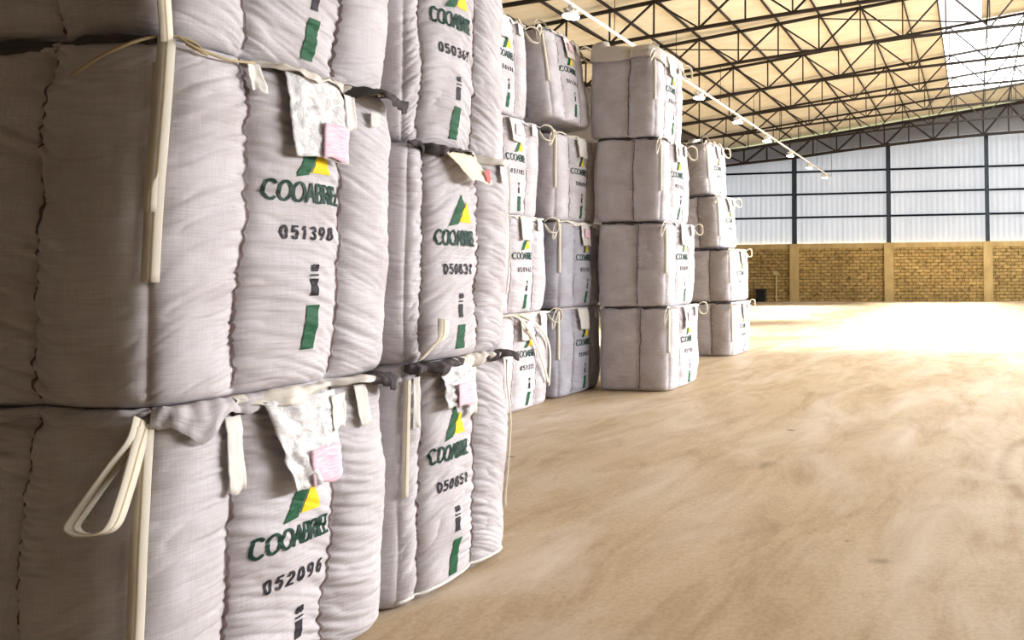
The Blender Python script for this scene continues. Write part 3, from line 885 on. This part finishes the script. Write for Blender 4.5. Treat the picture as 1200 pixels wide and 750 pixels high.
def A3():
    r, b_ = new_bag(seams=SA, x1=-2.53, y0=1.76, wx=1.0, wy=0.96, z0=2.275, H=1.08, seed=31, label='topmost bag of the nearest stack, cut off by the upper edge of the picture', group=NEARG, near=True, number='051202', q0=1.50)
    strap_on(b_, r, 1.0, 1.04, 0.5, 0.034, 0.012)
    top_flap(b_, r, 0.9, 2.0, 33, 0.04, 0.04)
A3()
# ===== stack B
def B1():
    r, b_ = new_bag(-2.50, 2.73, 1.0, 0.765, 0.0, 1.085, 41, 'lower bag of the second near stack, numbered 050851, with a pink slip', NEARG, True, seams=SB, drop=0.0, number='050851', q0=1.395)
    strap_on(b_, r, 1.04, 1.02, 0.50, 0.028, 0.012); strap_on(b_, r, 1.93, 1.03, 0.25, 0.026, 0.012)
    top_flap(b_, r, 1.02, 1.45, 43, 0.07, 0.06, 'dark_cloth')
    top_flap(b_, r, 1.40, 1.80, 45, 0.05, 0.04, 'cream')
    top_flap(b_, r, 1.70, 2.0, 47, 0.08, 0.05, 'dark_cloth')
    p = sheet_on(b_, r, 'document_pouch', M['pouch'], 1.26, 1.54, 0.86, 1.06, 0.02, 0.016, 6, taper=0.15, lift=0.02)
    sheet_on(b_, p, 'pink_slip', M['pink'], 1.35, 1.50, 0.86, 0.97, 0.055, 0.004, 6, n=10)
    sheet_on(b_, r, 'tape_strip', M['tape'], 1.50, 1.58, 0.80, 1.03, 0.02, 0.008, 16, n=10)
    sheet_on(b_, r, 'tape_strip', M['tape'], 1.08, 1.13, 0.80, 1.03, 0.012, 0.006, 17, n=10)
    mb = MB()
    for qa, qb in ((1.0, 2.0),): mb.tube([b_.at(qa+(qb-qa)*i/30, 0.035, 0.004) for i in range(31)], 0.008, 6)
    mb.build('base_piping', M['tape'], r, True)
B1()
def B2():
    r, b_ = new_bag(-2.50, 2.73, 1.0, 0.765, 1.085, 1.03, 53, 'middle bag of the second near stack, numbered 050831, cream card with a red corner', NEARG, True, seams=SB, number='050831', q0=1.395)
    strap_on(b_, r, 1.95, 1.0, 0.3, 0.022, 0.01)
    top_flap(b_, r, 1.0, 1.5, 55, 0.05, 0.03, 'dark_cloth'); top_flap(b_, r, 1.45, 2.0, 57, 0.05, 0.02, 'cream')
    p = sheet_on(b_, r, 'document_card', M['paper_cream'], 1.25, 1.48, 0.87, 1.01, 0.02, 0.004, 6, skew=0.13, lift=0.06)
    sheet_on(b_, p, 'red_corner', M['red'], 1.52, 1.57, 0.875, 0.94, 0.078, 0.002, 6, n=8)
    sheet_on(b_, r, 'tape_strip', M['tape'], 1.76, 1.83, 0.90, 0.99, 0.014, 0.004, 15, n=10)
    # cream strap end sticking up from below on the aisle face
    loop_free(r, [b_.clear(1.12, 0.02, .03), b_.clear(1.15, 0.08, .07), b_.clear(1.19, 0.13, .075), b_.clear(1.22, 0.20, .05)], 0.055, (0, 1, 0.5), 'strap_end', 'stiff cream strap end sticking up')
B2()
def B3():
    r, b_ = new_bag(-2.54, 2.73, 1.0, 0.745, 2.115, 1.08, 67, 'topmost bag of the second near stack, numbered 050361, cut off by the upper edge', NEARG, True, seams=SB, number='050361', q0=1.395)
    top_flap(b_, r, 1.0, 2.0, 69, 0.04, 0.04)
B3()

# ===== the four farther stacks
def far_extras(r, b_, k, near_loop=True, far_loop=True, pouch=True, top=False, big=False):
    rnd = random.Random(k*7+1); H = b_.H
    if near_loop:
        strap_on(b_, r, 1.0, H-0.04, H-0.55-rnd.random()*0.2, 0.028, 0.012, n=14)
        s_ = 0.9+rnd.random()*0.5
        loop_free(r, [b_.clear(0.99, H-0.03, .01), b_.clear(0.96, H-0.01, .07*s_), b_.clear(0.93, H-0.08*s_, .10), b_.clear(0.92, H-0.17*s_, .07), b_.clear(0.95, H-0.13*s_, .06), b_.clear(0.99, H-0.05, .03)], 0.036, (0.5, -1, 0.5), n=5)
    if far_loop:
        s_ = 0.8+rnd.random()*0.6
        c = b_.clear(1.97, H-0.03, .01)
        loop_free(r, [c, c+Vector((.05, .05, .05)), c+Vector((.08, .12*s_, .02)), c+Vector((.07, .14*s_, -.09*s_)), c+Vector((.04, .06, -.10*s_)), c+Vector((0, 0, -.02))], 0.034, (1, -0.5, 0.3), n=5)
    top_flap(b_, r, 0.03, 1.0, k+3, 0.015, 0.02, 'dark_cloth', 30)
    top_flap(b_, r, 1.0, 2.0, k, 0.035, 0.03, rnd.choice(['cream', 'fabric']), 40)
    if pouch:
        d = rnd.uniform(-0.03, 0.03)
        p = sheet_on(b_, r, 'document_pouch', M['tape'], 1.38+d, 1.56+d, H-0.26-rnd.random()*0.04, H-0.01, 0.02, 0.008, k, n=10, skew=rnd.uniform(0, .05), lift=0.01)
        if k % 2: sheet_on(b_, p, 'pink_slip', M['pink'], 1.44+d, 1.55+d, H-0.2, H-0.08, 0.04, 0.003, 6, n=6)
    sheet_on(b_, r, 'tape_strip', M['tape'], 1.74, 1.82, H-0.15, H-0.01, 0.014, 0.004, k+2, n=6)
    if top:
        for q, hh in ((1.0, .15), (1.5, .10), (2.0, .13), (0.5, .08)):
            c = b_.at(q, H-0.03); nx, ny = b_.normal(q); tx, ty = -ny, nx
            loop_free(r, [c+Vector((tx*-.07, ty*-.07, 0)), c+Vector((tx*-.05-nx*.04, ty*-.05-ny*.04, hh*.7)), c+Vector((-nx*.05, -ny*.05, hh)), c+Vector((tx*.06-nx*.04, ty*.06-ny*.04, hh*.6)), c+Vector((tx*.08, ty*.08, 0))], 0.03, (nx, ny, 0.3), n=5)
        # gathered filling spout lying on top
        mb = MB(); rows = []
        for i, (rr, zz, dx) in enumerate(((.20, H+0.03, 0), (.11, H+.075, 0), (.07, H+.10, .01), (.085, H+.13, .03), (.11, H+.14, .07))):
            rows.append([(dx+rr*math.cos(a*PI/12)*(1+.15*math.sin(a*2.5)), rr*math.sin(a*PI/12)*(1+.15*math.cos(a*3.1)), zz+.01*math.sin(a*1.7)) for a in range(24)])
        mb.grid(rows, True); mb.build('filling_spout', M['cream'], r, True, 0.003)

stacks = {
 # name: aisle face x per level, y0 per level, wx, wy, heights, label word, tints
 'C': dict(x=[-4.88, -4.90, -4.95, -5.02], y=[6.48, 6.44, 6.38, 6.30], wx=[1.0]*4, wy=[1.0, .99, .98, .94], h=[1.06, 1.07, 1.08, 1.10], w='third nearest stack', mt=['fabric']*4),
 'D': dict(x=[-4.88, -4.86, -4.90, -4.86], y=[7.60, 7.56, 7.52, 7.38], wx=[1.0]*4, wy=[1.01, 1.03, 1.01, .95], h=[1.07, 1.06, 1.08, 1.10], w='fourth nearest stack', mt=['slate', 'slate', 'fabric', 'fabric']),
 'E': dict(x=[-3.76, -3.80, -3.86, -3.94], y=[8.22, 8.20, 8.18, 8.16], wx=[1.03, 1.02, 1.0, .97], wy=[1.0, .95, .89, .86], h=[1.06, 1.08, 1.08, 1.13], w='fifth stack jutting out', mt=['fabric']*4),
 'F': dict(x=[-4.20, -4.23, -4.42, -4.60], y=[11.75, 11.75, 11.72, 11.70], wx=[1.02]*4, wy=[1.0, .98, .95, .90], h=[.95, .94, .93, .94], w='farthest stack', mt=['fabric']*4),
}
lev = ['lowest', 'second up', 'third up', 'topmost']
look = {
 'C': ['with a long cream strap across its front', 'with a creased white tag', 'with a white tag above its logo', 'with an upright loop on top'],
 'D': ['bluish grey with a pinkish-white tag', 'bluish grey with a white tag', 'pale beside a dark gap', 'tilted back, underside showing'],
 'E': ['with a cream loop at each side', 'with wide grey side and white front', 'with a small coiled loop', 'with a wide cream collar around its top'],
 'F': ['with small loop at its right edge', 'slumping slightly leftwards', 'with a loop drooping at its corner', 'narrow-shouldered with loops on its top'],
}
nums = ['051335', '050962', '051105', '050698']
for si, (nm, d) in enumerate(stacks.items()):
    z = 0.0
    for k in range(4):
        H = d['h'][k]; rot_ = (0, 0, 0); zz = z; xx = d['x'][k]
        if nm == 'D' and k == 3: rot_ = (0, math.radians(-9), math.radians(2)); zz = z+0.085
        if nm == 'F': rot_ = (0, math.radians([0, -1, -3, -4][k]), 0); zz = z+[0, .01, .03, .045][k]
        if nm == 'C' and k == 3: rot_ = (0, math.radians(-2), 0); zz = z+.02
        seed = 71+si*11+k*3
        r, b_ = new_bag(xx, d['y'][k], d['wx'][k], d['wy'][k], zz, H, seed, f"bag {look[nm][k]}, {lev[k]} in the {d['w']}", FARG, False, rot_, d['mt'][k], number=nums[(si+k) % 4], q0=1.50, expo=5.6, open_top=(k == 3),
                        seams=[0.58, 1.32, 1.70, 2.33, 2.7, 3.33, 3.7] if nm in 'EF' else None)
        far_extras(r, b_, seed, near_loop=(nm != 'C'), far_loop=True, pouch=True, top=(k == 3))
        if nm == 'E' and k == 3:      # cream skirt gathered over the top
            rows = []; n = 120
            for j, (dz, o_) in enumerate(((-0.16, 0.020), (-0.10, 0.024), (-0.04, 0.02), (0.03, 0.0), (0.07, -0.05), (0.085, -0.14))):
                row = []
                for i in range(n):
                    q = 4*i/n; nx, ny = b_.normal(q); ff = 0.012*math.sin(i*0.9)*(1 if j < 4 else .4)
                    lo_ = 0.07*math.sin((q-0.3)*PI)**2 if j == 0 else 0
                    p = b_.at(q, H-0.10 if j > 1 else H+dz+lo_, 0)
                    row.append((p.x+nx*(o_+abs(ff)), p.y+ny*(o_+abs(ff)), H+dz+lo_+(0.07 if (j > 2 and abs(((q+2) % 4)-2) < .25) else 0)))
                rows.append(row)
            mb = MB(); mb.grid(rows, True); o = mb.build('top_skirt', M['cream'], r, True, 0.003); o['label'] = 'wide cream collar'
            o.data.uv_layers.new(name='UVMap')
        if nm == 'C' and k == 0:      # loose straps across the front
            loop_free(r, [b_.clear(1.05, 1.04, .03), b_.clear(1.25, 1.03, .06), b_.clear(1.45, 0.85, .06), b_.clear(1.68, 0.55, .05), b_.clear(1.85, 0.25, .04)], 0.03, (0, 1, 0), 'strap', 'long slack cream strap')
            loop_free(r, [b_.clear(1.05, 1.03, .03), b_.clear(1.35, 1.04, .06), b_.clear(1.70, 0.85, .05), b_.clear(1.88, 0.60, .04), b_.clear(1.9, 0.2, .03)], 0.026, (0, 1, 0), 'strap', 'long slack cream strap')
        z += H
